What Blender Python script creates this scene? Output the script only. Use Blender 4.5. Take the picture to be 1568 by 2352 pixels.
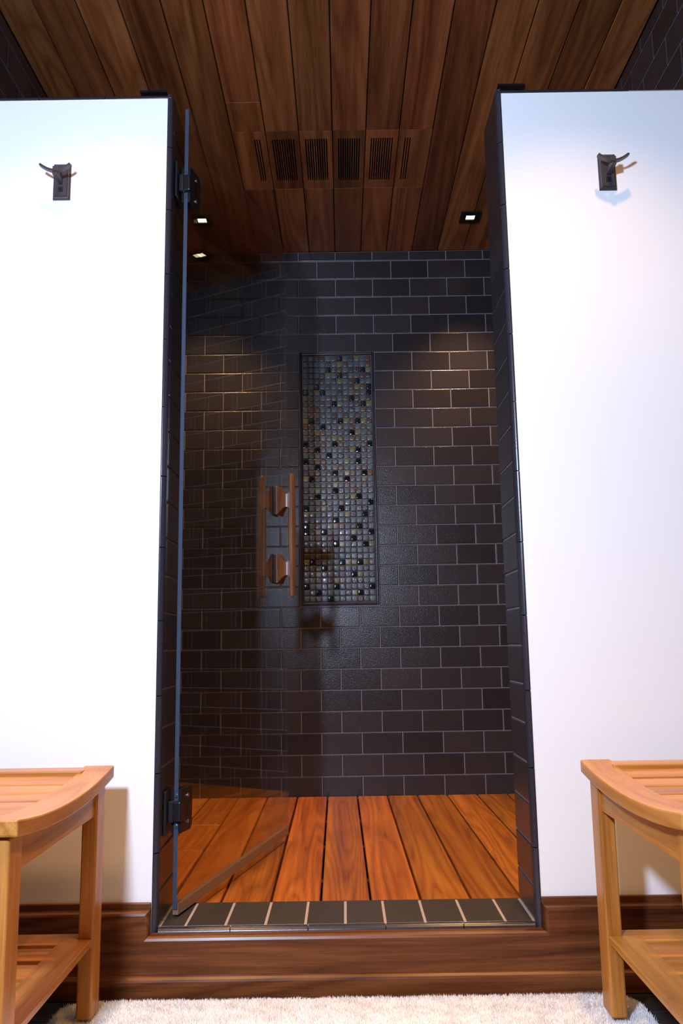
import bpy, bmesh, math, random
import numpy as np
from mathutils import Matrix, Vector

random.seed(7)
rng = np.random.default_rng(7)
for o in list(bpy.data.objects):
    bpy.data.objects.remove(o, do_unlink=True)
scene = bpy.context.scene
COL = scene.collection

# ------------------------------------------------------------------ camera
F_PX = 1880.4
PITCH, YAW, ROLL = 0.15771, -0.00053, -0.01522
CAM = Vector((-0.00583, -1.7518, 0.57751))
fw = Vector((math.sin(YAW) * math.cos(PITCH), math.cos(YAW) * math.cos(PITCH), math.sin(PITCH)))
r0 = Vector((math.cos(YAW), -math.sin(YAW), 0))
u0 = r0.cross(fw)
rt = r0 * math.cos(ROLL) + u0 * math.sin(ROLL)
up = -r0 * math.sin(ROLL) + u0 * math.cos(ROLL)
cd = bpy.data.cameras.new('camera')
cam = bpy.data.objects.new('camera', cd)
COL.objects.link(cam)
cd.sensor_fit = 'HORIZONTAL'
cd.sensor_width = 36.0
cd.lens = F_PX / 1568.0 * 36.0
cd.clip_start = 0.02
R = Matrix((rt, up, -fw)).transposed()
cam.matrix_world = Matrix.Translation(CAM) @ R.to_4x4()
scene.camera = cam

# ------------------------------------------------------------------ world, lights, exposure
w = bpy.data.worlds.new('world')
scene.world = w
w.use_nodes = True
w.node_tree.nodes['Background'].inputs['Color'].default_value = (0.02, 0.02, 0.025, 1)
w.node_tree.nodes['Background'].inputs['Strength'].default_value = 0.2
vs = scene.view_settings
vs.view_transform = 'Standard'
vs.look = 'None'
vs.gamma = 1.0
vs.use_curve_mapping = False
vs.exposure = 0.0

WARM = (1.0, 0.54, 0.20)
COOL = (0.59, 0.73, 1.0)


def area_light(name, loc, target, size, power, color, shape='DISK', size_y=None):
    l = bpy.data.lights.new(name, 'AREA')
    l.shape = shape
    l.size = size
    if size_y:
        l.size_y = size_y
    l.energy = power
    l.color = color
    o = bpy.data.objects.new(name, l)
    COL.objects.link(o)
    o.location = loc
    d = Vector(target) - Vector(loc)
    o.rotation_euler = d.to_track_quat('-Z', 'Y').to_euler()
    return o


def spot(name, loc, power, color, cone, blend, radius=0.02):
    l = bpy.data.lights.new(name, 'SPOT')
    l.energy = power
    l.color = color
    l.spot_size = math.radians(cone)
    l.spot_blend = blend
    l.shadow_soft_size = radius
    o = bpy.data.objects.new(name, l)
    COL.objects.link(o)
    o.location = loc
    return o


# cool white lamp standing to the left of the camera (its shadows fix its place)
area_light('cool_lamp_light', (-0.50, -1.75, 1.29), (-0.05, 0.2, 0.95), 0.15, 60, COOL)
# warm downlight pair of the bathroom ceiling, close to the front walls
for x, y in [(-0.53, -0.44), (0.53, -0.44)]:
    spot('bathroom_downlight_and_fill', (x, y, 2.17), 46, WARM, 98, 1.0)
for x, y in [(-0.53, -0.95), (0.53, -0.95)]:  # second pair added as warm fill for rug, bench tops and wall shadows
    spot('bathroom_downlight_and_fill', (x, y, 2.17), 85, WARM, 84, 1.0, radius=0.09)
# warm downlights of the shower ceiling (fixtures are built below)
SHOWER_CANS = [(-0.5300, 1.205), (0.5100, 1.213), (-0.5470, 0.4905), (0.5145, 0.4860)]
for x, y in SHOWER_CANS:
    spot('shower_downlight_light', (x, y, 2.193), 62, (1.0, 0.60, 0.28), 86, 0.85)

# ------------------------------------------------------------------ helpers
MAT = {}


def nodemat(name):
    m = bpy.data.materials.new(name)
    m.use_nodes = True
    nt = m.node_tree
    for n in list(nt.nodes):
        nt.nodes.remove(n)
    out = nt.nodes.new('ShaderNodeOutputMaterial')
    MAT[name] = m
    return m, nt, out


def N(nt, t, **kw):
    n = nt.nodes.new(t)
    for k, v in kw.items():
        setattr(n, k, v)
    return n


def setin(n, **kw):
    for k, v in kw.items():
        n.inputs[k.replace('_', ' ')].default_value = v


def math_node(nt, op, a, b=None, clamp=False):
    n = N(nt, 'ShaderNodeMath', operation=op)
    n.use_clamp = clamp
    for i, v in enumerate((a, b)):
        if v is None:
            continue
        if isinstance(v, (int, float)):
            n.inputs[i].default_value = v
        else:
            nt.links.new(v, n.inputs[i])
    return n.outputs[0]


def ramp(nt, fac, stops):
    r = N(nt, 'ShaderNodeValToRGB')
    el = r.color_ramp.elements
    while len(el) > 1:
        el.remove(el[-1])
    el[0].position = stops[0][0]
    el[0].color = (*stops[0][1], 1)
    for p, c in stops[1:]:
        e = el.new(p)
        e.color = (*c, 1)
    nt.links.new(fac, r.inputs[0])
    return r.outputs[0]


def simple(name, color, rough=0.5, metallic=0.0, bump=None, vary=0.0, spec=0.5, coat=0.0):
    m, nt, out = nodemat(name)
    b = N(nt, 'ShaderNodeBsdfPrincipled')
    b.inputs['Base Color'].default_value = (*color, 1)
    b.inputs['Roughness'].default_value = rough
    b.inputs['Metallic'].default_value = metallic
    b.inputs['Specular IOR Level'].default_value = spec * 0.8
    b.inputs['Coat Weight'].default_value = coat
    nt.links.new(b.outputs[0], out.inputs[0])
    tc = N(nt, 'ShaderNodeTexCoord')
    if vary:
        oi = N(nt, 'ShaderNodeObjectInfo')
        no = N(nt, 'ShaderNodeTexNoise')
        setin(no, Scale=9.0, Detail=3.0)
        nt.links.new(tc.outputs['Object'], no.inputs['Vector'])
        s = math_node(nt, 'MULTIPLY', oi.outputs['Random'], 0.7)
        s2 = math_node(nt, 'MULTIPLY', no.outputs['Fac'], 0.3)
        s = math_node(nt, 'ADD', s, s2)
        c0 = tuple(c * (1 - vary) for c in color)
        c1 = tuple(min(1, c * (1 + vary)) for c in color)
        nt.links.new(ramp(nt, s, [(0.0, c0), (1.0, c1)]), b.inputs['Base Color'])
    if bump:
        sc, st, dist = bump
        no = N(nt, 'ShaderNodeTexNoise')
        setin(no, Scale=sc, Detail=3.0, Roughness=0.55)
        nt.links.new(tc.outputs['Object'], no.inputs['Vector'])
        bp = N(nt, 'ShaderNodeBump')
        setin(bp, Strength=st, Distance=dist)
        nt.links.new(no.outputs['Fac'], bp.inputs['Height'])
        nt.links.new(bp.outputs[0], b.inputs['Normal'])
    return m


def wood(name, dark, mid, light, axis='Y', rough=0.45, tone=0.3, rings=1.0, spec=0.4):
    """plank wood, grain running along the given local axis; every object gets its own cut and tone"""
    m, nt, out = nodemat(name)
    b = N(nt, 'ShaderNodeBsdfPrincipled')
    b.inputs['Specular IOR Level'].default_value = spec
    nt.links.new(b.outputs[0], out.inputs[0])
    tc = N(nt, 'ShaderNodeTexCoord')
    oi = N(nt, 'ShaderNodeObjectInfo')
    off = N(nt, 'ShaderNodeCombineXYZ')
    for i, k in enumerate((17.3, 29.1, 11.7)):
        nt.links.new(math_node(nt, 'MULTIPLY', oi.outputs['Random'], k), off.inputs[i])
    add = N(nt, 'ShaderNodeVectorMath', operation='ADD')
    nt.links.new(tc.outputs['Object'], add.inputs[0])
    nt.links.new(off.outputs[0], add.inputs[1])
    ax = 'XYZ'.index(axis)

    def mapped(across, along):
        mp = N(nt, 'ShaderNodeMapping')
        sc = [across] * 3
        sc[ax] = along
        mp.inputs['Scale'].default_value = sc
        nt.links.new(add.outputs[0], mp.inputs['Vector'])
        return mp.outputs[0]
    # broad figure: contour lines of a stretched noise read as cathedral grain
    n1 = N(nt, 'ShaderNodeTexNoise')
    setin(n1, Scale=1.0, Detail=2.0, Roughness=0.45, Distortion=0.3)
    nt.links.new(mapped(5.5, 0.45), n1.inputs['Vector'])
    fr = math_node(nt, 'MULTIPLY', n1.outputs['Fac'], 12.0 * rings)
    fr = math_node(nt, 'FRACT', fr)
    tri = math_node(nt, 'ABSOLUTE', math_node(nt, 'SUBTRACT', fr, 0.5))
    # long soft streaks
    n2 = N(nt, 'ShaderNodeTexNoise')
    setin(n2, Scale=1.0, Detail=4.0, Roughness=0.6)
    nt.links.new(mapped(75.0, 1.3), n2.inputs['Vector'])
    # fine pores
    n3 = N(nt, 'ShaderNodeTexNoise')
    setin(n3, Scale=1.0, Detail=2.0, Roughness=0.7)
    nt.links.new(mapped(420.0, 12.0), n3.inputs['Vector'])
    n4 = N(nt, 'ShaderNodeTexNoise')
    setin(n4, Scale=1.0, Detail=1.0)
    nt.links.new(mapped(14.0, 0.5), n4.inputs['Vector'])
    # thin dark growth lines along the contours
    line = math_node(nt, 'POWER', math_node(nt, 'MULTIPLY', tri, 2.0), 0.55)
    f = math_node(nt, 'MULTIPLY', line, 0.16)
    f = math_node(nt, 'ADD', f, math_node(nt, 'MULTIPLY', n4.outputs['Fac'], 0.34))
    f = math_node(nt, 'ADD', f, math_node(nt, 'MULTIPLY', n2.outputs['Fac'], 0.34))
    f = math_node(nt, 'ADD', f, math_node(nt, 'MULTIPLY', n3.outputs['Fac'], 0.28))
    col = ramp(nt, f, [(0.42, dark), (0.58, mid), (0.72, light)])
    # tone of the single piece
    hs = N(nt, 'ShaderNodeHueSaturation')
    nt.links.new(col, hs.inputs['Color'])
    wn = N(nt, 'ShaderNodeTexWhiteNoise', noise_dimensions='1D')
    nt.links.new(oi.outputs['Random'], wn.inputs['W'])
    v = math_node(nt, 'MULTIPLY', wn.outputs['Value'], 2 * tone)
    nt.links.new(math_node(nt, 'ADD', v, 1 - tone), hs.inputs['Value'])
    hu = math_node(nt, 'MULTIPLY', oi.outputs['Random'], 0.012)
    nt.links.new(math_node(nt, 'ADD', hu, 0.494), hs.inputs['Hue'])
    nt.links.new(hs.outputs[0], b.inputs['Base Color'])
    rr = math_node(nt, 'MULTIPLY', n2.outputs['Fac'], 0.2)
    nt.links.new(math_node(nt, 'ADD', rr, rough - 0.1), b.inputs['Roughness'])
    bp = N(nt, 'ShaderNodeBump')
    setin(bp, Strength=0.12, Distance=0.0006)
    nt.links.new(f, bp.inputs['Height'])
    nt.links.new(bp.outputs[0], b.inputs['Normal'])
    return m


class MB:
    """collects geometry and links it as one mesh object"""

    def __init__(self):
        self.v, self.f, self.mi, self.sm = [], [], [], []

    def add(self, vs, fs, mi=0, smooth=False):
        b = len(self.v)
        self.v += [tuple(p) for p in vs]
        self.f += [tuple(i + b for i in f) for f in fs]
        self.mi += [mi] * len(fs)
        self.sm += [smooth] * len(fs)
        return self

    def box(self, x0, x1, y0, y1, z0, z1, bev=0.0, mi=0, seg=2):
        if bev <= 0:
            vs = [(x, y, z) for z in (z0, z1) for y in (y0, y1) for x in (x0, x1)]
            fs = [(0, 2, 3, 1), (4, 5, 7, 6), (0, 1, 5, 4), (2, 6, 7, 3), (0, 4, 6, 2), (1, 3, 7, 5)]
            return self.add(vs, fs, mi)
        bm = bmesh.new()
        bmesh.ops.create_cube(bm, size=1.0)
        for v in bm.verts:
            v.co = Vector(((x0 + x1) / 2 + v.co.x * (x1 - x0), (y0 + y1) / 2 + v.co.y * (y1 - y0), (z0 + z1) / 2 + v.co.z * (z1 - z0)))
        bmesh.ops.bevel(bm, geom=list(bm.edges), offset=bev, segments=seg, profile=0.5, affect='EDGES')
        return self.bm(bm, mi)

    def bm(self, bm, mi=0, smooth=False):
        bm.verts.index_update()
        self.add([v.co.copy() for v in bm.verts], [[v.index for v in f.verts] for f in bm.faces], mi, smooth)
        bm.free()
        return self

    def prism(self, prof, a0, a1, axis, mi=0, smooth=False):
        """extrude a closed 2D profile along an axis; profile coords are the two other axes in xyz order"""
        n = len(prof)

        def pt(p, a):
            if axis == 'X':
                return (a, p[0], p[1])
            if axis == 'Y':
                return (p[0], a, p[1])
            return (p[0], p[1], a)
        vs = [pt(p, a0) for p in prof] + [pt(p, a1) for p in prof]
        area = sum(prof[i][0] * prof[(i + 1) % n][1] - prof[(i + 1) % n][0] * prof[i][1] for i in range(n))
        flip = (area > 0) == (axis == 'Y')
        side = [(i, (i + 1) % n, n + (i + 1) % n, n + i) for i in range(n)]
        caps = [tuple(range(n))[::-1], tuple(range(n, 2 * n))]
        if flip:
            side = [f[::-1] for f in side]
            caps = [f[::-1] for f in caps]
        self.add(vs, side, mi, smooth)
        self.add(vs, caps, mi, False)
        return self

    def loft(self, rings, mi=0, smooth=False, cap=True):
        n = len(rings[0])
        vs = [p for r in rings for p in r]
        fs = []
        for k in range(len(rings) - 1):
            for i in range(n):
                j = (i + 1) % n
                fs.append((k * n + i, k * n + j, (k + 1) * n + j, (k + 1) * n + i))
        self.add(vs, fs, mi, smooth)
        if cap:
            self.add(rings[0], [tuple(range(n))[::-1]], mi)
            self.add(rings[-1], [tuple(range(n))], mi)
        return self

    def mesh(self, name, mats):
        me = bpy.data.meshes.new(name)
        me.from_pydata(self.v, [], self.f)
        for m in (mats if isinstance(mats, (list, tuple)) else [mats]):
            me.materials.append(m)
        me.polygons.foreach_set('material_index', self.mi)
        me.polygons.foreach_set('use_smooth', self.sm)
        me.update()
        return me

    def build(self, name, mats, parent=None, loc=None, rot=None):
        return place(name, self.mesh(name, mats), parent, loc, rot)


def place(name, me, parent=None, loc=None, rot=None):
    o = bpy.data.objects.new(name, me)
    COL.objects.link(o)
    if parent:
        o.parent = parent
    if loc is not None:
        o.location = loc
    if rot is not None:
        o.rotation_euler = rot
    return o


def empty(name, loc=(0, 0, 0), rotz=0.0):
    o = bpy.data.objects.new(name, None)
    o.empty_display_size = 0.05
    COL.objects.link(o)
    o.location = loc
    o.rotation_euler = (0, 0, rotz)
    return o


def tag(o, label, cat, group=None, kind=None):
    o['label'] = label
    o['category'] = cat
    if group:
        o['group'] = group
    if kind:
        o['kind'] = kind
    return o


def copy_tree(o, parent=None):
    c = o.copy()
    COL.objects.link(c)
    c.parent = parent
    for ch in list(o.children):
        copy_tree(ch, c)
    return c


# ------------------------------------------------------------------ dimensions (metres)
PX, PZ = 0.15558, 0.08043          # tile pitch of the running bond
GAP = 0.0040                       # grout joint
YB = 1.4914                        # face of the back wall
XL, XR = -0.870, 0.832             # faces of the shower side walls
JL, JR = -0.3895, 0.3715           # faces of the two jambs
YJ0, YJ1 = 0.014, 0.166            # jamb tile from front to rear
ZC = 2.2057                        # ceiling
ZTOP = 1.864                       # top of the low front walls
ZCURB = 0.015
ZFL = -0.105                       # bathroom floor
ZK0, XJ0 = 2.16341, -0.56308       # first course line and first joint on the back wall
BX = 1.75                          # half width of the bathroom
BY = -3.4                          # rear wall of the bathroom
NX0, NX1, NZ0, NZ1 = -0.1735, 0.1365, 0.7215, 1.7610   # mosaic panel outline

# ------------------------------------------------------------------ materials
m_plaster = simple('white_wall_paint', (0.86, 0.85, 0.84), 0.6, bump=(420, 0.25, 0.0005))
m_ceilwhite = simple('bathroom_ceiling_stain', (0.17, 0.085, 0.045), 0.6)
m_roomwall = simple('bathroom_wall_paint', (0.42, 0.34, 0.27), 0.8)
m_grout = simple('grey_grout', (0.20, 0.185, 0.215), 0.85, bump=(300, 0.3, 0.0006))
m_curbgrout = simple('lit_curb_grout', (0.34, 0.28, 0.25), 0.85, bump=(300, 0.3, 0.0006))  # light on the curb baked into a paler, warmer grout colour
m_tile = simple('dark_glazed_tile', (0.034, 0.0270, 0.0275), 0.22, bump=(260, 0.45, 0.0014), vary=0.35)
m_curbtile = simple('curb_glazed_tile', (0.045, 0.036, 0.030), 0.36, bump=(120, 0.15, 0.001), vary=0.15)
m_bull = simple('bullnose_glaze', (0.028, 0.026, 0.034), 0.26, bump=(150, 0.15, 0.0008), vary=0.2)
m_slate = simple('floor_slate', (0.018, 0.017, 0.018), 0.5, bump=(60, 0.4, 0.001), vary=0.2)
m_black = simple('black_metal', (0.008, 0.008, 0.010), 0.38, spec=0.5)
m_bronze = simple('dark_bronze', (0.085, 0.076, 0.084), 0.38, metallic=0.55, bump=(220, 0.15, 0.0004))
m_void = simple('dark_void', (0.004, 0.003, 0.003), 0.9)
m_screw = simple('bright_screw', (0.35, 0.36, 0.38), 0.25, metallic=0.9)
m_ceil = wood('ceiling_board_wood', (0.095, 0.027, 0.007), (0.195, 0.063, 0.018), (0.30, 0.112, 0.036), 'Y', rough=0.42, tone=0.32)
m_deck = wood('deck_plank_wood', (0.19, 0.048, 0.005), (0.33, 0.094, 0.009), (0.45, 0.148, 0.017), 'Y', rough=0.36, tone=0.20, rings=1.5)
TEAK = ((0.30, 0.105, 0.017), (0.47, 0.185, 0.034), (0.60, 0.27, 0.065))
m_teak = {a: wood('teak_along_' + a.lower(), *TEAK, a, rough=0.36, tone=0.12) for a in 'XYZ'}
m_oak = wood('stained_oak', (0.045, 0.012, 0.003), (0.115, 0.034, 0.009), (0.20, 0.068, 0.020), 'X', rough=0.34, tone=0.06, rings=1.6)
m_handle = wood('handle_cherry_wood', (0.090, 0.031, 0.008), (0.155, 0.057, 0.016), (0.225, 0.092, 0.028), 'Z', rough=0.36, tone=0.04)
m_gasket = simple('handle_gasket', (0.03, 0.025, 0.05), 0.5)
m_rug = simple('cream_rug', (0.92, 0.89, 0.85), 0.95, bump=(120, 0.5, 0.002))

# clear door glass: Fresnel-weighted mirror over a clear straight-through pane
m, nt, out = nodemat('door_glass')
geo = N(nt, 'ShaderNodeNewGeometry')
ior = math_node(nt, 'SUBTRACT', 1.5, math_node(nt, 'MULTIPLY', geo.outputs['Backfacing'], 1.5 - 1 / 1.5))
fre = N(nt, 'ShaderNodeFresnel')
nt.links.new(ior, fre.inputs['IOR'])
tr = N(nt, 'ShaderNodeBsdfTransparent')
tr.inputs[0].default_value = (0.925, 0.94, 0.94, 1)
gl = N(nt, 'ShaderNodeBsdfGlossy')
gl.inputs['Roughness'].default_value = 0.0
mx = N(nt, 'ShaderNodeMixShader')
nt.links.new(fre.outputs[0], mx.inputs[0])
nt.links.new(tr.outputs[0], mx.inputs[1])
nt.links.new(gl.outputs[0], mx.inputs[2])
nt.links.new(mx.outputs[0], out.inputs[0])
m_glass = m
m_glassedge = simple('polished_glass_edge', (0.045, 0.060, 0.095), 0.22, bump=(90, 0.2, 0.0006), spec=0.8)
m_sweep = simple('door_sweep_plastic', (0.26, 0.16, 0.095), 0.22)


def clear_mix(mat, amount):
    """let part of the light straight through"""
    nt = mat.node_tree
    out = [n for n in nt.nodes if n.type == 'OUTPUT_MATERIAL'][0]
    src = out.inputs[0].links[0].from_socket
    tr = N(nt, 'ShaderNodeBsdfTransparent')
    mx = N(nt, 'ShaderNodeMixShader')
    mx.inputs[0].default_value = amount
    nt.links.new(src, mx.inputs[1])
    nt.links.new(tr.outputs[0], mx.inputs[2])
    nt.links.new(mx.outputs[0], out.inputs[0])


clear_mix(m_sweep, 0.12)
m_clearedge = simple('clear_glass_edge', (0.10, 0.12, 0.12), 0.15, spec=0.8)
clear_mix(m_clearedge, 0.86)

# lamp lens
m, nt, out = nodemat('lamp_lens')
em = N(nt, 'ShaderNodeEmission')
em.inputs['Color'].default_value = (1.0, 0.80, 0.50, 1)
em.inputs['Strength'].default_value = 7.0
nt.links.new(em.outputs[0], out.inputs[0])
m_lens = m


def mosaic_mat(name, c0, c1, rough, bump, spec=0.6):
    m, nt, out = nodemat(name)
    b = N(nt, 'ShaderNodeBsdfPrincipled')
    b.inputs['Roughness'].default_value = rough
    b.inputs['Specular IOR Level'].default_value = spec * 0.8
    b.inputs['Coat Weight'].default_value = 0.15
    b.inputs['Coat Roughness'].default_value = 0.12
    nt.links.new(b.outputs[0], out.inputs[0])
    oi = N(nt, 'ShaderNodeObjectInfo')
    tc = N(nt, 'ShaderNodeTexCoord')
    add = N(nt, 'ShaderNodeVectorMath', operation='ADD')
    cx = N(nt, 'ShaderNodeCombineXYZ')
    nt.links.new(math_node(nt, 'MULTIPLY', oi.outputs['Random'], 9.0), cx.inputs[0])
    nt.links.new(tc.outputs['Object'], add.inputs[0])
    nt.links.new(cx.outputs[0], add.inputs[1])
    no = N(nt, 'ShaderNodeTexNoise')
    setin(no, Scale=110.0, Detail=2.0)
    nt.links.new(add.outputs[0], no.inputs['Vector'])
    s = math_node(nt, 'ADD', math_node(nt, 'MULTIPLY', oi.outputs['Random'], 0.5), math_node(nt, 'MULTIPLY', no.outputs['Fac'], 0.5))
    nt.links.new(ramp(nt, s, [(0.1, c0), (0.9, c1)]), b.inputs['Base Color'])
    if bump:
        n2 = N(nt, 'ShaderNodeTexNoise')
        setin(n2, Scale=330.0, Detail=1.0)
        nt.links.new(add.outputs[0], n2.inputs['Vector'])
        bp = N(nt, 'ShaderNodeBump')
        setin(bp, Strength=bump, Distance=0.002)
        nt.links.new(n2.outputs['Fac'], bp.inputs['Height'])
        nt.links.new(bp.outputs[0], b.inputs['Normal'])
    return m


MOS = {
    'g': mosaic_mat('mosaic_grey_blue', (0.043, 0.056, 0.066), (0.070, 0.090, 0.098), 0.40, 0.10),
    'm': mosaic_mat('mosaic_mauve_brown', (0.030, 0.021, 0.024), (0.060, 0.044, 0.044), 0.22, 0.45),
    'k': mosaic_mat('mosaic_black_glass', (0.004, 0.006, 0.009), (0.008, 0.012, 0.016), 0.08, 0.0),
    'y': mosaic_mat('mosaic_olive_yellow', (0.085, 0.078, 0.026), (0.15, 0.135, 0.055), 0.30, 0.25),
    'o': mosaic_mat('mosaic_rust', (0.055, 0.030, 0.018), (0.09, 0.050, 0.030), 0.28, 0.35),
    'd': mosaic_mat('mosaic_olive_brown', (0.040, 0.032, 0.022), (0.065, 0.052, 0.036), 0.28, 0.30),  # olive-brown, darker than the olive-yellow glass
}

# ------------------------------------------------------------------ tile pieces
_tiles = {}


def tile_mesh(w, h, mat, t=0.007, bev=0.0022):
    """one glazed tile, centred, face towards -Y at y=0, soft pillow edge"""
    key = (round(w, 4), round(h, 4), mat.name, t)
    if key in _tiles:
        return _tiles[key]
    b = min(bev, w * 0.3, h * 0.3)
    rings = []
    for ins, y in ((0, t), (0, 0.0016), (0.28 * b, 0.0006), (b, 0.0)):
        a, c = w / 2 - ins, h / 2 - ins
        rings.append([(-a, y, -c), (a, y, -c), (a, y, c), (-a, y, c)])
    mb = MB()
    for k in range(3):
        mb.loft(rings[k:k + 2], cap=False)
    mb.add(rings[3], [(0, 1, 2, 3)])
    me = mb.mesh('tile', mat)
    _tiles[key] = me
    return me


def spans(lo, hi, j0, pitch, holes=()):
    """tile intervals between lo and hi for joints at j0 + n*pitch, cut at holes"""
    n = math.floor((lo - j0) / pitch)
    out = []
    while j0 + n * pitch < hi:
        a, b = max(lo, j0 + n * pitch), min(hi, j0 + (n + 1) * pitch)
        pieces = [(a, b)]
        for h0, h1 in holes:
            q = []
            for p0, p1 in pieces:
                if h1 <= p0 or h0 >= p1:
                    q.append((p0, p1))
                else:
                    if h0 > p0:
                        q.append((p0, h0))
                    if h1 < p1:
                        q.append((h1, p1))
            pieces = q
        out += [p for p in pieces if p[1] - p[0] > 0.010]
        n += 1
    return out


def join_tiles(name, items, parent, mat):
    """many tiles as one mesh: those hidden behind the front walls"""
    mb = MB()
    for me, mtx in items:
        mb.add([mtx @ v.co for v in me.vertices], [tuple(p.vertices) for p in me.polygons])
    o = mb.build(name, mat, parent)
    o['kind'] = 'stuff'
    return o


COURSES = []                       # (z0, z1, row) from the ceiling down to the deck
z = ZC
row = 0
while z > -0.03:
    zn = ZK0 - row * PZ
    COURSES.append((max(zn, -0.035), z, row))
    z = zn
    row += 1

# ---- back wall
wb = MB()
y0, y1 = YB + 0.0022, YB + 0.10
wb.box(XL - 0.1, NX0, y0, y1, -0.06, ZC)
wb.box(NX1, XR + 0.1, y0, y1, -0.06, ZC)
wb.box(NX0, NX1, y0, y1, -0.06, NZ0)
wb.box(NX0, NX1, y0, y1, NZ1, ZC)
wb.box(NX0, NX1, YB + 0.012, y1, NZ0, NZ1)
wall_back = wb.build('wall_back', m_grout)
tag(wall_back, 'dark brown subway tile back wall of the shower', 'wall', kind='structure')
cand = []
for z0, z1, row in COURSES:
    hole = [(NX0, NX1)] if (z1 > NZ0 + 0.01 and z0 < NZ1 - 0.01) else []
    for a, b in spans(XL, XR, XJ0 + (0 if row % 2 else PX / 2), PX, hole):
        me = tile_mesh(b - a - GAP, z1 - z0 - GAP, m_tile)
        cand.append((abs((a + b) / 2 - 0.02), me, ((a + b) / 2, YB, (z0 + z1) / 2)))
cand.sort(key=lambda c: c[0])
for d, me, loc in cand[:300]:
    place('tile', me, wall_back, loc)
if len(cand) > 300:
    join_tiles('tile_remainder', [(me, Matrix.Translation(loc)) for d, me, loc in cand[300:]], wall_back, m_tile)

# ---- side walls
def side_wall(name, face, sgn, label):
    wm = MB()
    x0, x1 = sorted((face + sgn * 0.0022, face + sgn * 0.10))
    wm.box(x0, x1, -0.42, YB, ZFL, ZC)
    wo = wm.build(name, m_grout)
    tag(wo, label, 'wall', kind='structure')
    cand = []
    for z0, z1, row in COURSES:
        lo = -0.42
        for a, b in spans(lo, YB, YB - 0.055 - (0 if row % 2 else PX / 2), PX):
            me = tile_mesh(b - a - GAP, z1 - z0 - GAP, m_tile)
            cand.append((-z0 if z0 > 1.7 else 1 - (a + b), me, (face, (a + b) / 2, (z0 + z1) / 2)))
    cand.sort(key=lambda c: c[0])
    rot = math.radians(90) * (-1 if sgn > 0 else 1)
    for d, me, loc in cand[:300]:
        place('tile', me, wo, loc, (0, 0, rot))
    join_tiles('tile_remainder', [(me, Matrix.Translation(loc) @ Matrix.Rotation(rot, 4, 'Z')) for d, me, loc in cand[300:]], wo, m_tile)
    return wo


side_wall('wall_left', XL, -1, 'left shower side wall of dark subway tile, seen above the low wall')
side_wall('wall_right', XR, 1, 'right shower side wall of dark subway tile, seen above the low wall')

# ---- low front walls with tiled jambs, bullnose edge and top trim
def quarter(cx, cy, r, sx, sy, n=7):
    """rounded corner profile around centre; bulges towards (sx, sy)"""
    pts = [(cx, cy)]
    for i in range(n + 1):
        a = math.pi / 2 * i / n
        pts.append((cx + sx * r * math.cos(a), cy + sy * r * math.sin(a)))
    return pts


RB = 0.012


def front_wall(name, sgn, face, label):
    """sgn = -1 for the wing left of the opening, +1 right of it"""
    lo, hi = (XL, face - 0.0024) if sgn < 0 else (face + 0.0024, XR)
    pl, ph = (XL, face - RB) if sgn < 0 else (face + RB, XR)
    wm = MB()
    wm.box(lo, hi, YJ0, YJ1, ZFL, ZTOP - 0.002, mi=0)
    wm.box(pl, ph, 0.0035, YJ0, ZFL, ZTOP - RB, mi=1)
    wo = wm.build(name, [m_grout, m_plaster])
    tag(wo, label, 'wall', kind='structure')
    # jamb tiles, one per course
    zs = [ZTOP - 0.002] + [1.77198 - m * PZ for m in range(22)] + [ZCURB + 0.001]
    rot = math.radians(90) * (1 if sgn < 0 else -1)
    for i in range(len(zs) - 1):
        me = tile_mesh(YJ1 - YJ0 - 0.0015, zs[i] - zs[i + 1] - GAP, m_tile)
        place('jamb_tile', me, wo, (face, (YJ0 + YJ1) / 2, (zs[i] + zs[i + 1]) / 2), (0, 0, rot))
    # bullnose pieces up the front edge
    zj = [ZTOP] + [1.7262 - k * 0.1568 for k in range(12)] + [0.003]
    for i in range(len(zj) - 1):
        if zj[i] - zj[i + 1] < 0.02:
            continue
        L = zj[i] - zj[i + 1] - 0.0022
        mb = MB()
        mb.prism(quarter(0, 0, RB, -sgn, -1), -L / 2, L / 2, 'Z', smooth=True)
        place('bullnose_tile', mb.mesh('bullnose_tile', m_bull), wo, (face + sgn * RB, YJ0, (zj[i] + zj[i + 1]) / 2))
    # trim pieces along the top front edge
    joints = [-0.3985 - 0.152 - k * 0.1550 for k in range(9)] if sgn < 0 else [0.3805 + 0.1475 + k * 0.1551 for k in range(9)]
    xs = [face + sgn * RB * 0.2] + joints
    for i in range(len(xs) - 1):
        a, b = sorted(xs[i:i + 2])
        if a < XL or b > XR:
            continue
        L = b - a - 0.0022
        mb = MB()
        mb.prism(quarter(0, 0, RB, -1, 1), -L / 2, L / 2, 'X', smooth=True)
        place('top_trim_tile', mb.mesh('top_trim_tile', m_bull), wo, ((a + b) / 2, YJ0, ZTOP - RB))
    return wo


front_wall('wall_front_left', -1, JL, 'white painted low wall left of the shower opening, edged in dark bullnose tile')
front_wall('wall_front_right', 1, JR, 'white painted low wall right of the shower opening, edged in dark bullnose tile')

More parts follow.
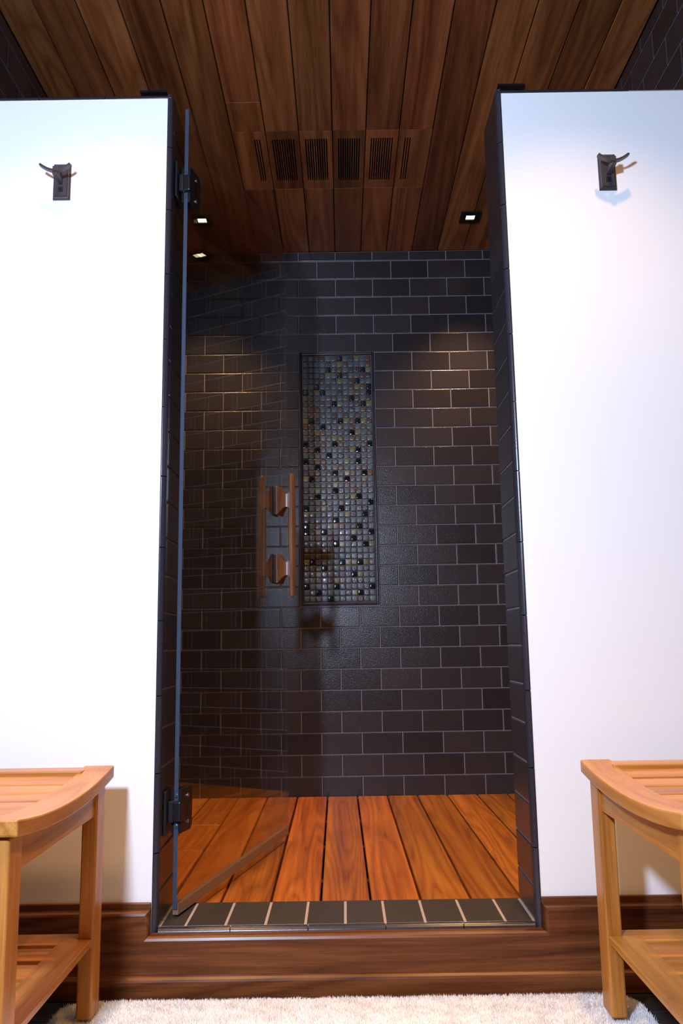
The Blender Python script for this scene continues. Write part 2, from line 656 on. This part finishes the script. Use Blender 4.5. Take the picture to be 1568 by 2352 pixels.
# ---- curb of the shower opening
cb = MB()
cb.box(JL - 0.002, JR + 0.002, YJ0, YJ1, -0.06, ZCURB - 0.0012)
curb = cb.build('shower_curb', m_curbgrout)
tag(curb, 'tiled curb at the foot of the shower opening', 'curb', kind='structure')
for a, b in spans(JL + 0.001, JR - 0.001, -0.0115, 0.0812):
    me = tile_mesh(b - a - 0.0052, YJ1 - YJ0 - 0.006, m_curbtile, t=0.006, bev=0.0015)
    o = place('curb_tile', me, curb, ((a + b) / 2, (YJ0 + YJ1) / 2 + 0.0005, ZCURB), (math.radians(-90), 0, 0))
for a, b in spans(JL, JR, -0.0869, 0.1567):
    L = b - a - 0.002
    mb = MB()
    mb.prism(quarter(0, 0, RB, -1, 1), -L / 2, L / 2, 'X', smooth=True)
    place('bullnose_tile', mb.mesh('bullnose_tile', m_bull), curb, ((a + b) / 2, YJ0, ZCURB - RB))
mb = MB()
mb.box(JL + 0.001, JR - 0.001, YJ1 - 0.003, YJ1 + 0.002, ZCURB - 0.014, ZCURB - 0.0005, 0.001)
mb.build('rear_edge_strip', m_curbtile, curb)

# ---- shower floor of planks
pan = MB()
pan.box(XL, XR, YJ1 + 0.002, YB, -0.075, -0.045)
shower_floor = pan.build('floor_shower', m_void)
tag(shower_floor, 'orange teak plank deck forming the shower floor', 'floor', kind='structure')
DP, DG = 0.1135, 0.0056


def plank(xa, xb, ya, yb, parent, mat, name='plank', top=0.0, th=0.02, bev=0.002, rotz=0.0):
    mb = MB()
    mb.box(-(xb - xa) / 2, (xb - xa) / 2, -(yb - ya) / 2, (yb - ya) / 2, -th, 0, bev, seg=1)
    return place(name, mb.mesh(name, mat), parent, ((xa + xb) / 2, (ya + yb) / 2, top), (0, 0, rotz))


for i in range(-7, 8):
    a = -0.0657 - 0.006 + DP * i + DG / 2
    b = a + DP - DG
    a, b = max(a, XL + 0.006), min(b, XR - 0.006)
    if b - a < 0.02:
        continue
    ys = [YJ1 + 0.006, YB - 0.004]
    if b < -0.40:
        ys = [YJ1 + 0.006, 0.698, 1.021, YB - 0.004]
    for k in range(len(ys) - 1):
        e = 0.0012 if 0 < k else 0
        plank(a, b, ys[k] + e, ys[k + 1] - 0.0012, shower_floor, m_deck, rotz=0.0075 if len(ys) == 2 else 0.0)
for yj in (0.45, 0.80, 1.15):
    mb = MB()
    mb.box(XL + 0.01, XR - 0.01, yj - 0.015, yj + 0.015, -0.046, -0.0205)
    mb.build('batten', m_deck, shower_floor)

# ---- board ceiling over the shower
cs = MB()
cs.box(XL - 0.1, -0.3415, 0.0, YB + 0.1, ZC + 0.018, ZC + 0.10)
cs.box(0.3055, XR + 0.1, 0.0, YB + 0.1, ZC + 0.018, ZC + 0.10)
cs.box(-0.3415, 0.3055, 0.0, 0.70, ZC + 0.018, ZC + 0.10)
cs.box(-0.3415, 0.3055, 0.96, YB + 0.1, ZC + 0.018, ZC + 0.10)
cs.box(-0.3415, 0.3055, 0.70, 0.96, ZC + 0.09, ZC + 0.10)
ceiling = cs.build('ceiling', m_void)
tag(ceiling, 'brown wooden board ceiling over the shower', 'ceiling', kind='structure')
CJ = [-0.0182 + 0.1083 * i for i in range(-8, 9)]
VY0, VY1 = 0.6615, 0.9985
vent = empty('ceiling_vent', (-0.018, (VY0 + VY1) / 2, ZC))
tag(vent, 'slotted wooden vent panel set flush in the ceiling boards', 'vent')


def cplank(xa, xb, ya, yb):
    mb = MB()
    mb.box(-(xb - xa) / 2, (xb - xa) / 2, -(yb - ya) / 2, (yb - ya) / 2, 0, 0.018, 0.0016, seg=1)
    return place('board', mb.mesh('board', m_ceil), ceiling, ((xa + xb) / 2, (ya + yb) / 2, ZC))


for i in range(len(CJ) - 1):
    a, b = CJ[i] + 0.0014, CJ[i + 1] - 0.0014
    a, b = max(a, XL + 0.001), min(b, XR - 0.001)
    if b - a < 0.012:
        continue
    mid = (a + b) / 2
    if -0.345 < mid < 0.31:
        if mid < -0.24:
            cplank(a, b, 0.0, 0.5130)
            cplank(a, b, 0.5136, VY0 - 0.001)
        else:
            cplank(a, b, 0.0, VY0 - 0.001)
        cplank(a, b, VY1 + 0.001, YB - 0.001)
        # slotted piece of the vent panel
        if mid < -0.24:
            s0, s1, n = -0.2755, -0.2555, 3
        elif mid > 0.20:
            s0, s1, n = 0.2190, 0.2390, 3
        else:
            s0, s1, n = a + 0.0165, b - 0.0165, 10
        sw = 0.0043
        pitch = (s1 - s0 - sw) / (n - 1)
        mb = MB()
        mb.box(a, b, VY0, 0.7030, 0, 0.018)
        mb.box(a, b, 0.9550, VY1, 0, 0.018)
        x = a
        for k in range(n):
            sx = s0 + k * pitch
            mb.box(x, sx, 0.7030, 0.9550, 0, 0.018)
            x = sx + sw
        mb.box(x, b, 0.7030, 0.9550, 0, 0.018)
        me = mb.mesh('slotted_board', m_ceil)
        me.transform(Matrix.Translation((0.018, -(VY0 + VY1) / 2, 0)))
        place('slotted_board', me, vent)
    else:
        cplank(a, b, 0.0, YB - 0.001)
mb = MB()
for x0, x1, y0, y1 in ((-0.335, 0.335, -0.135, -0.130), (-0.335, 0.335, 0.130, 0.135), (-0.324, -0.321, -0.13, 0.13), (0.321, 0.324, -0.13, 0.13)):
    mb.box(x0 * 0.96, x1 * 0.96, y0, y1, 0.0185, 0.085)
mb.build('vent_duct', m_void, vent)

# ---- bathroom shell around the camera
bs = MB()
bs.box(-BX - 0.1, BX + 0.1, BY - 0.1, -0.002, ZC, ZC + 0.1)
tag(bs.build('ceiling_bathroom', m_ceilwhite), 'brown ceiling over the bathroom outside the shower', 'ceiling', kind='structure')
for nm, x0, x1, y0, y1, lb in (('wall_bathroom_left', -BX - 0.1, -BX, BY, -0.32, 'painted bathroom wall far to the left of the benches'),
                               ('wall_bathroom_right', BX, BX + 0.1, BY, -0.32, 'painted bathroom wall far to the right of the benches'),
                               ('wall_bathroom_rear', -BX - 0.1, BX + 0.1, BY - 0.1, BY, 'painted bathroom wall facing the shower')):
    mb = MB()
    mb.box(x0, x1, y0, y1, ZFL, ZC)
    if nm.endswith('_left'):
        mb.box(-BX, XL - 0.1, -0.42, -0.32, ZFL, ZC)
    elif nm.endswith('_right'):
        mb.box(XR + 0.1, BX, -0.42, -0.32, ZFL, ZC)
    tag(mb.build(nm, m_roomwall), lb, 'wall', kind='structure')
fl = MB()
fl.box(-BX, BX, BY, 0.0, ZFL - 0.05, ZFL - 0.002)
floor = fl.build('floor', m_slate)
tag(floor, 'dark slate tile floor of the bathroom around the cream rug', 'floor', kind='structure')
fy = -0.036
for r in range(5):
    for a, b in spans(XL + 0.002, XR - 0.002, 0.15 * (r % 2), 0.304):
        me = tile_mesh(b - a - 0.004, 0.075, m_slate, t=0.006, bev=0.0015)
        place('floor_tile', me, floor, ((a + b) / 2, fy - 0.0393 - r * 0.079, ZFL), (math.radians(-90), 0, 0))

# ---- baseboard with the notch around the curb
base = empty('baseboard_front', (0, 0, ZFL))
tag(base, 'dark stained oak baseboard stepping down under the shower curb', 'baseboard', kind='structure')
NL, NR = JL - RB - 0.001, JR + RB + 0.0005
ZB, ZN = 0.0535, 0.0065


def outline(e):
    return [(XL, ZFL), (XR, ZFL), (XR, ZB - e), (NR + e, ZB - e), (NR + e, ZN - e), (NL - e, ZN - e), (NL - e, ZB - e), (XL, ZB - e)]


mb = MB()
levels = [(0.0, 0.0035), (0.0, -0.0085), (0.0012, -0.0125), (0.0042, -0.0162), (0.0085, -0.0185)]
rings = [[(p[0], y, p[1] - ZFL) for p in outline(e)] for e, y in levels]
for k in range(len(rings) - 1):
    mb.loft(rings[k:k + 2], cap=False)
mb.add(rings[-1], [tuple(range(8))])
mb.build('board', m_oak, base)
for x0, x1 in ((XL, NL), (NR, XR)):
    mb = MB()
    mb.box(x0, x1, -0.0045, 0.0035, ZB - ZFL - 0.01, 0.0655 - ZFL, 0.0015)
    mb.build('cap_strip', m_oak, base)
mb = MB()
mb.prism([(-0.018, 0.0), (-0.030, 0.0), (-0.030, 0.0315), (-0.0285, 0.0355), (-0.0245, 0.0390), (-0.018, 0.0400)], XL, XR, 'X')
mb.build('shoe_moulding', m_oak, base)

# ------------------------------------------------------------------ mosaic panel
mos = empty('mosaic_panel', ((NX0 + NX1) / 2, YB, NZ0))
tag(mos, 'tall framed mosaic panel of small multicoloured glass tiles on the back wall', 'mosaic')
MW, MH = NX1 - NX0, NZ1 - NZ0
mb = MB()
mb.box(-MW / 2 + 0.001, MW / 2 - 0.001, 0.0052, 0.0115, 0.001, MH - 0.001)
mb.build('backing', m_grout, mos)
FRW = 0.0115
prof = [(math.cos(math.pi * i / 8) * FRW / 2, -math.sin(math.pi * i / 8) * 0.0055) for i in range(9)] + [(-FRW / 2, 0.005), (FRW / 2, 0.005)]


def frame_run(vertical, pos, lo, hi, cuts):
    pts = [lo] + [c for c in cuts if lo < c < hi] + [hi]
    for a, b in zip(pts[:-1], pts[1:]):
        mb = MB()
        L = b - a - 0.001
        if vertical:
            mb.prism(prof, -L / 2, L / 2, 'Z')
            place('frame_tile', mb.mesh('frame_tile', m_bull), mos, (pos, 0, (a + b) / 2))
        else:
            mb.prism([(y, x) for x, y in prof], -L / 2, L / 2, 'X')
            place('frame_tile', mb.mesh('frame_tile', m_bull), mos, ((a + b) / 2, 0, pos))


vc = [0.105 + 0.1535 * k for k in range(7)]
frame_run(True, -MW / 2 + FRW / 2, 0, MH, vc)
frame_run(True, MW / 2 - FRW / 2, 0, MH, vc)
frame_run(False, FRW / 2, -MW / 2 + FRW, MW / 2 - FRW, [-0.085, 0.068])
frame_run(False, MH - FRW / 2, -MW / 2 + FRW, MW / 2 - FRW, [-0.085, 0.068])
ROWS = """mgmmgokgmygo gdggmgyogggo gdggkmogmmky gmgmygkmggom gommgmygokgg ggkgogdgdyok kdykggmgydgk gdggoogokdgm
ddgogkygmmky googmgogmgom gogdgmgdgmgg ykmggmkyokym odgkmgogogog gdyogmgmkygm gdmgoyogoogg kdgogkogggok odkogggmykmg
gddgkgmggmgg kdymgmgygkgg ggkmgyoggoog momgmkgymgko ykgmgmmkogyg gmggoygoggmg mgymgkmgomgm gmkgmmgmykgg gmgmggogmggk
kgmymgkmgmmg yggmgogymgkm mmgmmkgmggmg kgmggyogmkmg kmykggmgymgk gmggomgmkmgm mggmgkygmgky dmmomgmgmggm ddddgmgmgmgg
ykddggkyokym ddgkogogmgmg gmymgmgmkygm ggmgmyogmmgg kggmgkmgggmk gmkmgggmykmg ggmgkgmggmgg""".split()
IW, IH = MW - 2 * FRW - 0.003, MH - 2 * FRW - 0.003
px_, pz_ = IW / 12, IH / len(ROWS)
tw, th_ = px_ - 0.0016, pz_ - 0.0016


def mosaic_mesh(mat):
    mb = MB()
    rings = []
    for ins, y in ((0, 0.0052), (0.0, 0.0022), (0.0006, 0.0010), (0.0020, 0.0002), (0.0040, 0.0)):
        a, c = tw / 2 - ins, th_ / 2 - ins
        rings.append([(-a, y, -c), (a, y, -c), (a, y, c), (-a, y, c)])
    mb.loft(rings, smooth=True, cap=False)
    mb.add([], [])
    me_v = len(mb.v) - 4
    mb.f.append((me_v, me_v + 1, me_v + 2, me_v + 3))
    mb.mi.append(0)
    mb.sm.append(True)
    return mb.mesh('mosaic_tile', mat)


MM = {k: mosaic_mesh(v) for k, v in MOS.items()}
keys = list(MOS)
rest = MB()
for r, line in enumerate(ROWS):
    zc = MH - FRW - 0.0015 - pz_ * (r + 0.5)
    for c, ch in enumerate(line):
        xc = -IW / 2 + px_ * (c + 0.5)
        rx, rz = rng.normal(0, 0.02), rng.normal(0, 0.02)
        if r >= len(ROWS) - 25:
            place('mosaic_tile', MM[ch], mos, (xc, 0, zc), (rx, 0, rz))
        else:
            mt = Matrix.Translation((xc, 0, zc)) @ Matrix.Rotation(rx, 4, 'X') @ Matrix.Rotation(rz, 4, 'Z')
            me = MM[ch]
            rest.add([mt @ v.co for v in me.vertices], [tuple(p.vertices) for p in me.polygons], keys.index(ch), True)
o = rest.build('mosaic_tile_remainder', [MOS[k] for k in keys], mos)
o['kind'] = 'stuff'

# ------------------------------------------------------------------ downlights
def downlight(x, y, label):
    t = empty('downlight', (x, y, ZC))
    tag(t, label, 'ceiling light', 'square black ceiling downlights of the shower')
    mb = MB()
    a, i = 0.039, 0.0165
    for x0, x1, y0, y1 in ((-a, -i, -a, a), (i, a, -a, a), (-i, i, -a, -i), (-i, i, i, a)):
        mb.box(x0, x1, y0, y1, -0.0070, -0.0004)
    mb.build('trim', m_black, t)
    mb = MB()
    mb.add([(-i, -i, -0.003), (i, -i, -0.003), (i, i, -0.003), (-i, i, -0.003)], [(3, 2, 1, 0)])
    mb.add([(-i, -i, -0.0005), (i, -i, -0.0005), (i, i, -0.0005), (-i, i, -0.0005)], [(0, 1, 2, 3)])
    mb.build('lens', m_lens, t)
    return t


LBL = ['square black ceiling downlight near the back wall, seen behind the upper door hinge',
       'square black ceiling downlight near the back wall, beside the right jamb',
       'square black ceiling downlight peeking over the top of the left white wall',
       'square black ceiling downlight peeking over the top of the right white wall']
for (x, y), lb in zip(SHOWER_CANS, LBL):
    downlight(x, y, lb)

# ------------------------------------------------------------------ glass door
HX, HY, HA = -0.368, 0.066, math.radians(75.73)
ZD = 0.020
door = empty('door_1', (HX, HY, ZD), HA)
tag(door, 'frameless clear glass shower door standing open inwards', 'door', kind='structure')
DL, DH = 0.750, 1.8475
mb = MB()
g = 0.0048
vs = [(x, y, z) for z in (0.012, DH) for y in (-g, g) for x in (0, DL)]
mb.add(vs, [(0, 1, 5, 4), (2, 6, 7, 3)], 0)
mb.add(vs, [(0, 4, 6, 2)], 1)
mb.add(vs, [(0, 2, 3, 1), (4, 5, 7, 6), (1, 3, 7, 5)], 2)
mb.build('glass_panel', [m_glass, m_glassedge, m_clearedge], door)
mb = MB()
mb.prism([(-0.0062, 0.0), (0.0062, 0.0), (0.0062, 0.006), (0.0056, 0.021), (-0.0056, 0.021), (-0.0062, 0.006)], 0.004, DL - 0.003, 'X')
sw = mb.build('sweep', m_sweep, door)
sw['label'] = 'brownish plastic sweep along the bottom edge'


def hinge(zc):
    hh = 0.045
    root = MB()
    # wall plate on the jamb, in door space the jamb runs at an angle: build in world axes and bring over
    inv = (Matrix.Translation((HX, HY, ZD)) @ Matrix.Rotation(HA, 4, 'Z')).inverted()

    def wbox(mb, *a, bev=0.001):
        t = MB()
        t.box(*a, bev, seg=1)
        mb.add([inv @ Vector(v) for v in t.v], t.f)
    wbox(root, JL + 0.0005, JL + 0.0065, HY - 0.030, HY + 0.030, zc - hh, zc + hh)
    wbox(root, JL + 0.0065, HX - 0.004, HY - 0.012, HY + 0.014, zc - 0.0215, zc + 0.0215)
    o = root.build('hinge', m_black, door)
    z = zc - ZD
    for sy in (-1, 1):
        mb = MB()
        y0, y1 = sorted((sy * 0.0052, sy * 0.0112))
        # plate with clipped corner top and bottom on the free side
        p = [(0.0, -hh), (0.048, -hh), (0.056, -hh + 0.008), (0.056, hh - 0.008), (0.048, hh), (0.0, hh)]
        mb.prism([(a, b + z) for a, b in p], y0, y1, 'Y')
        mb.build('glass_plate', m_black, o)
    mb = MB()
    mb.box(-0.011, 0.018, -0.0145, 0.0145, z - 0.0205, z + 0.0205, 0.003)
    mb.build('knuckle', m_black, o)
    for dz in (-0.027, 0.027):
        mb = MB()
        ring = [(0.0045 * math.cos(t), 0.0045 * math.sin(t)) for t in np.linspace(0, 2 * math.pi, 11)[:-1]]
        mb.prism([(0.034 + a, z + dz + b) for a, b in ring], -0.0126, -0.0110, 'Y')
        mb.build('screw', m_screw, o)
        mb = MB()
        mb.prism([(a * 0.8, z + dz * 1.15 + b * 0.8) for a, b in ring], -0.0025, 0.0025, 'X')
        mb.build('set_screw', m_screw, o)


hinge(1.668)
hinge(0.2285)

# wooden pull handle, one bar on each side of the glass
HS, HO = 0.666, 0.0475
hz0, hz1 = 0.712 - ZD, 1.088 - ZD
hmid, hlen = (hz0 + hz1) / 2, (hz1 - hz0) / 2
hb = None
for sy, nm in ((-1, 'handle'), (1, 'handle')):
    mb = MB()
    rings = []
    prof_r = [(-1.0, 0.0012), (-0.982, 0.0080), (-0.95, 0.0088), (-0.8, 0.0098), (-0.45, 0.0112), (0, 0.0118), (0.45, 0.0112), (0.8, 0.0098), (0.95, 0.0088), (0.982, 0.0080), (1.0, 0.0012)]
    for t, r in prof_r:
        rings.append([(HS + r * math.cos(a), sy * HO + r * math.sin(a), hmid + t * hlen) for a in [math.pi / 8 + k * math.pi / 4 for k in range(8)]])
    mb.loft(rings)
    h = mb.build(nm, m_handle, door)
    h['label'] = 'wooden pull handle bar with flared brackets'
    for zc in (1.005 - ZD, 0.798 - ZD):
        mb = MB()
        rings = []
        for off, hs_, hz_ in ((0.0068, 0.0275, 0.0440), (0.0102, 0.0275, 0.0440), (0.0135, 0.0250, 0.0395), (0.0175, 0.0210, 0.0330), (0.0220, 0.0170, 0.0265), (0.0270, 0.0135, 0.0215), (0.0320, 0.0108, 0.0195), (0.0370, 0.0098, 0.0205), (0.0420, 0.0095, 0.0245), (0.0475, 0.0090, 0.0310)):
            rr = [(HS + a * hs_, sy * off, zc + b * hz_) for a, b in ((-1, -1), (1, -1), (1, 1), (-1, 1))]
            rings.append(rr if sy < 0 else rr[::-1])
        if sy < 0:
            rings = rings[::-1]
            rings = [r[::-1] for r in rings]
            rings = rings[::-1]
        mb.loft(rings)
        mb.build('bracket', m_handle, h)
        mb = MB()
        y0, y1 = sorted((sy * 0.0050, sy * 0.0066))
        mb.box(HS - 0.0270, HS + 0.0270, y0, y1, zc - 0.0435, zc + 0.0435)
        mb.build('gasket', m_gasket, h)

# ------------------------------------------------------------------ coat hooks
def coat_hook(x, zc, label):
    t = empty('coat_hook', (x, 0.0035, zc))
    tag(t, label, 'hook', 'bronze double hooks on the white walls')
    mb = MB()
    a, h = 0.0198, 0.0445
    lv = [(a, h, 0.0), (a, h, -0.0035), (a - 0.003, h - 0.003, -0.0055), (a - 0.0055, h - 0.0055, -0.0062), (a - 0.0055, h - 0.0055, -0.0092), (a - 0.0068, h - 0.0068, -0.0102)]
    rings = [[(-p, y, -q), (p, y, -q), (p, y, q), (-p, y, q)] for p, q, y in lv]
    for k in range(len(rings) - 1):
        mb.loft(rings[k:k + 2], cap=False)
    mb.add(rings[-1], [(0, 1, 2, 3)])
    mb.build('plate', m_bronze, t)
    # boss with a square rim and round stud
    mb = MB()
    for x0, x1, z0, z1 in ((-0.0055, 0.0055, -0.0275, -0.0262), (-0.0055, 0.0055, -0.0178, -0.0165), (-0.0055, -0.0042, -0.0262, -0.0178), (0.0042, 0.0055, -0.0262, -0.0178)):
        mb.box(x0, x1, -0.0112, -0.0100, z0, z1)
    mb.prism([(0.0030 * math.cos(q), -0.022 + 0.0030 * math.sin(q)) for q in np.linspace(0, 2 * math.pi, 13)[:-1]], -0.0118, -0.0100, 'Y')
    mb.build('boss', m_black, t)
    # post rising out of the plate
    mb = MB()
    rings = []
    for s in np.linspace(0, 1, 7):
        y = -0.0095 - 0.043 * s
        zc2 = -0.004 + 0.004 * s * s
        hw = 0.0040 + 0.0010 * s
        hh = 0.0070 - 0.0010 * math.sin(math.pi * s) + 0.003 * s * s
        rings.append([(-hw, y, zc2 - hh), (hw, y, zc2 - hh), (hw, y, zc2 + hh), (-hw, y, zc2 + hh)])
    mb.loft(rings)
    mb.build('post', m_bronze, t)
    # curved cross arm
    mb = MB()
    rings = []
    for s in np.linspace(-1, 1, 25):
        x = 0.0345 * s
        zc2 = -0.0005 + 0.0155 * abs(s) ** 1.8
        sl = math.atan2(0.0165 * 1.8 * abs(s) ** 0.8 * (1 if s > 0 else -1), 0.0345)
        th = 0.0024
        nx, nz = -math.sin(sl) * th, math.cos(sl) * th
        yc = -0.0490
        rings.append([(x - nx, yc - 0.0055, zc2 - nz), (x + nx, yc - 0.0055, zc2 + nz), (x + nx, yc + 0.0055, zc2 + nz), (x - nx, yc + 0.0055, zc2 - nz)])
    mb.loft(rings)
    mb.build('arm', m_bronze, t)
    return t


coat_hook(-0.6425, 1.6405, 'dark bronze double coat hook on the left white wall')
coat_hook(0.6205, 1.6440, 'dark bronze double coat hook on the right white wall')

# ------------------------------------------------------------------ benches
BZ = -0.0876                       # underside of the legs
LX = 0.37                          # bench length


def curve_z(y, base=0.3265):
    return base + 0.335 * (y + 0.350) ** 2


def make_bench():
    """bench whose right end is at local x=0 ... here world coordinates of the left one, origin at its foot"""
    ox, oy, oz = -0.457 - LX / 2, -0.340, BZ
    t = empty('shower_bench', (ox, oy, oz))
    X0, X1 = -0.457 - LX, -0.457
    YF, YR = -0.577, -0.098
    RW = 0.058

    def P(mb, name, mat):
        me = mb.mesh(name, mat)
        me.transform(Matrix.Translation((-ox, -oy, -oz)))
        return place(name, me, t)
    # end rails, sagging towards the middle
    for xa, xb in ((X1 - RW, X1), (X0, X0 + RW)):
        mb = MB()
        bm = bmesh.new()
        ys = np.linspace(YR, YF, 25)
        prev = None
        for y in ys:
            z1 = curve_z(y)
            ring = [bm.verts.new((xa, y, z1 - 0.0235)), bm.verts.new((xb, y, z1 - 0.0235)), bm.verts.new((xb, y, z1)), bm.verts.new((xa, y, z1))]
            if prev:
                for i in range(4):
                    j = (i + 1) % 4
                    bm.faces.new((prev[i], ring[i], ring[j], prev[j]))
            else:
                bm.faces.new(ring)
            prev = ring
        bm.faces.new(prev[::-1])
        bmesh.ops.recalc_face_normals(bm, faces=bm.faces)
        sharp = [e for e in bm.edges if len(e.link_faces) == 2 and e.calc_face_angle() > 0.8]
        bmesh.ops.bevel(bm, geom=sharp, offset=0.003, segments=2, profile=0.5, affect='EDGES')
        mb.bm(bm)
        P(mb, 'end_rail', m_teak['Y'])
    # long rails front and back
    for ya, yb in ((YR - 0.052, YR), (YF, YF + 0.052)):
        z1 = curve_z((ya + yb) / 2 + (0.008 if ya < -0.4 else -0.008))
        mb = MB()
        mb.box(X0 + RW - 0.01, X1 - RW + 0.01, ya, yb, z1 - 0.0215, z1 + 0.002, 0.0025)
        P(mb, 'long_rail', m_teak['X'])
    # seat slats
    n = 6
    ya, yb = YF + 0.052, YR - 0.052
    sp = (yb - ya) / n
    for k in range(n):
        c = ya + sp * (k + 0.5)
        z1 = curve_z(c) - 0.002
        tilt = 0.67 * (c + 0.350)
        mb = MB()
        hw = sp / 2 - 0.0045
        mb.box(X0 + RW - 0.012, X1 - RW + 0.012, -hw, hw, -0.017, 0, 0.0025)
        rot = Matrix.Translation((0, c, z1)) @ Matrix.Rotation(math.atan(tilt), 4, 'X')
        mb.v = [tuple(rot @ Vector(v)) for v in mb.v]
        P(mb, 'slat', m_teak['X'])
    # legs
    LYR, LYF = (-0.157, -0.107), (-0.568, -0.518)
    for xa, xb in ((X1 - 0.042, X1 - 0.0135), (X0 + 0.0135, X0 + 0.042)):
        for y0, y1 in (LYR, LYF):
            mb = MB()
            mb.box(xa, xb, y0, y1, BZ, curve_z((y0 + y1) / 2) - 0.0215, 0.0035)
            P(mb, 'leg', m_teak['Z'])
    # end aprons (curved top, straight foot) and long aprons
    for xa, xb in ((X1 - 0.037, X1 - 0.0185), (X0 + 0.0185, X0 + 0.037)):
        pr = [(y, curve_z(y) - 0.0236) for y in np.linspace(LYR[0], LYF[1], 17)] + [(LYF[1], 0.264), (LYR[0], 0.264)]
        mb = MB()
        mb.prism(pr, xa, xb, 'X')
        P(mb, 'apron', m_teak['Y'])
    for y0, y1 in ((-0.142, -0.124), (-0.552, -0.534)):
        mb = MB()
        mb.box(X0 + 0.042, X1 - 0.042, y0, y1, 0.272, 0.319, 0.002)
        P(mb, 'long_apron', m_teak['X'])
    # lower shelf: end boards and slats with open slots
    ZS = 0.050
    for xa, xb in ((X1 - 0.073, X1 - 0.0165), (X0 + 0.0165, X0 + 0.073)):
        mb = MB()
        mb.box(xa, xb, LYF[1] + 0.0005, LYR[0] - 0.0005, ZS - 0.0135, ZS, 0.0018)
        P(mb, 'shelf_end_board', m_teak['Y'])
    mb = MB()
    ys0, ys1 = LYF[0] + 0.010, LYR[1] - 0.010
    n = 6
    sp = (ys1 - ys0) / n
    for k in range(n):
        mb = MB()
        xi = 0.071 if 0 < k < n - 1 else 0.0425
        mb.box(X0 + xi, X1 - xi, ys0 + sp * k + 0.009, ys0 + sp * (k + 1) - 0.009, ZS - 0.0135, ZS - 0.0004, 0.0018)
        P(mb, 'shelf_slat', m_teak['X'])
    return t


bench = make_bench()
tag(bench, 'teak slatted bench with lower shelf against the left white wall', 'bench', 'teak benches flanking the shower')
b2 = copy_tree(bench)
b2.location = (0.4435 + LX / 2, -0.365, BZ + 0.001)
tag(b2, 'teak slatted bench with lower shelf against the right white wall', 'bench', 'teak benches flanking the shower')

# ------------------------------------------------------------------ bath rug
RX0, RX1, RY0, RY1, RC = -0.548, 0.538, -0.76, -0.066, 0.055
ZR = ZFL + 0.009


def in_rug(x, y, e=0.0):
    dx = max(RX0 + RC - x, x - (RX1 - RC), 0)
    dy = max(RY0 + RC - y, y - (RY1 - RC), 0)
    return math.hypot(dx, dy) <= RC - e if (dx > 0 and dy > 0) else (dx <= RC - e and dy <= RC - e)


rug = empty('bath_rug', ((RX0 + RX1) / 2, (RY0 + RY1) / 2, ZFL))
tag(rug, 'cream shaggy bath rug lying below the shower curb', 'rug')
cx, cy = rug.location.x, rug.location.y
outl = []
for qx, qy, a0 in ((RX1 - RC, RY1 - RC, 0), (RX0 + RC, RY1 - RC, 90), (RX0 + RC, RY0 + RC, 180), (RX1 - RC, RY0 + RC, 270)):
    for a in np.radians(np.linspace(a0, a0 + 90, 9)):
        outl.append((qx + RC * math.cos(a) - cx, qy + RC * math.sin(a) - cy))
mb = MB()
n = len(outl)
rings = [[(x * s, y * s2, z) for x, y in outl] for s, s2, z in ((1, 1, 0.0015), (1, 1, 0.005), (0.994, 0.992, 0.0088), (0.985, 0.98, 0.0092))]
mb.loft(rings, smooth=True)
mb.build('mat', m_rug, rug)
NB = 170000
bx = rng.uniform(RX0 - 0.002, RX1 + 0.002, NB)
by = RY1 + 0.002 - np.abs(rng.uniform(0, 1, NB)) ** 1.6 * (RY1 - RY0)
keep = np.array([in_rug(a, b) for a, b in zip(bx, by)])
bx, by = bx[keep], by[keep]
k = len(bx)
clump = np.sin(bx * 41 + np.sin(by * 57) * 2) * np.sin(by * 63 + np.sin(bx * 37) * 2)
ln = rng.uniform(0.0052, 0.0090, k) * (1 + 0.22 * clump)
ang = rng.uniform(0, 2 * math.pi, k)
lean = rng.uniform(0.1, 0.75, k)
la = ang * 0.35 + clump * 1.4 + rng.uniform(0, 6.28, k) * 0.5
dx, dy = np.cos(la) * lean * ln, np.sin(la) * lean * ln
wd = rng.uniform(0.0007, 0.0013, k)
px, py = np.cos(ang) * wd, np.sin(ang) * wd
v = np.zeros((k, 3, 3))
v[:, 0] = np.stack([bx - px - cx, by - py - cy, np.full(k, 0.0085)], 1)
v[:, 1] = np.stack([bx + px - cx, by + py - cy, np.full(k, 0.0085)], 1)
v[:, 2] = np.stack([bx + dx - cx, by + dy - cy, 0.0085 + ln], 1)
me = bpy.data.meshes.new('pile')
me.from_pydata(v.reshape(-1, 3).tolist(), [], np.arange(3 * k).reshape(-1, 3).tolist())
me.materials.append(m_rug)
me.update()
pile = place('pile', me, rug)
pile['kind'] = 'stuff'
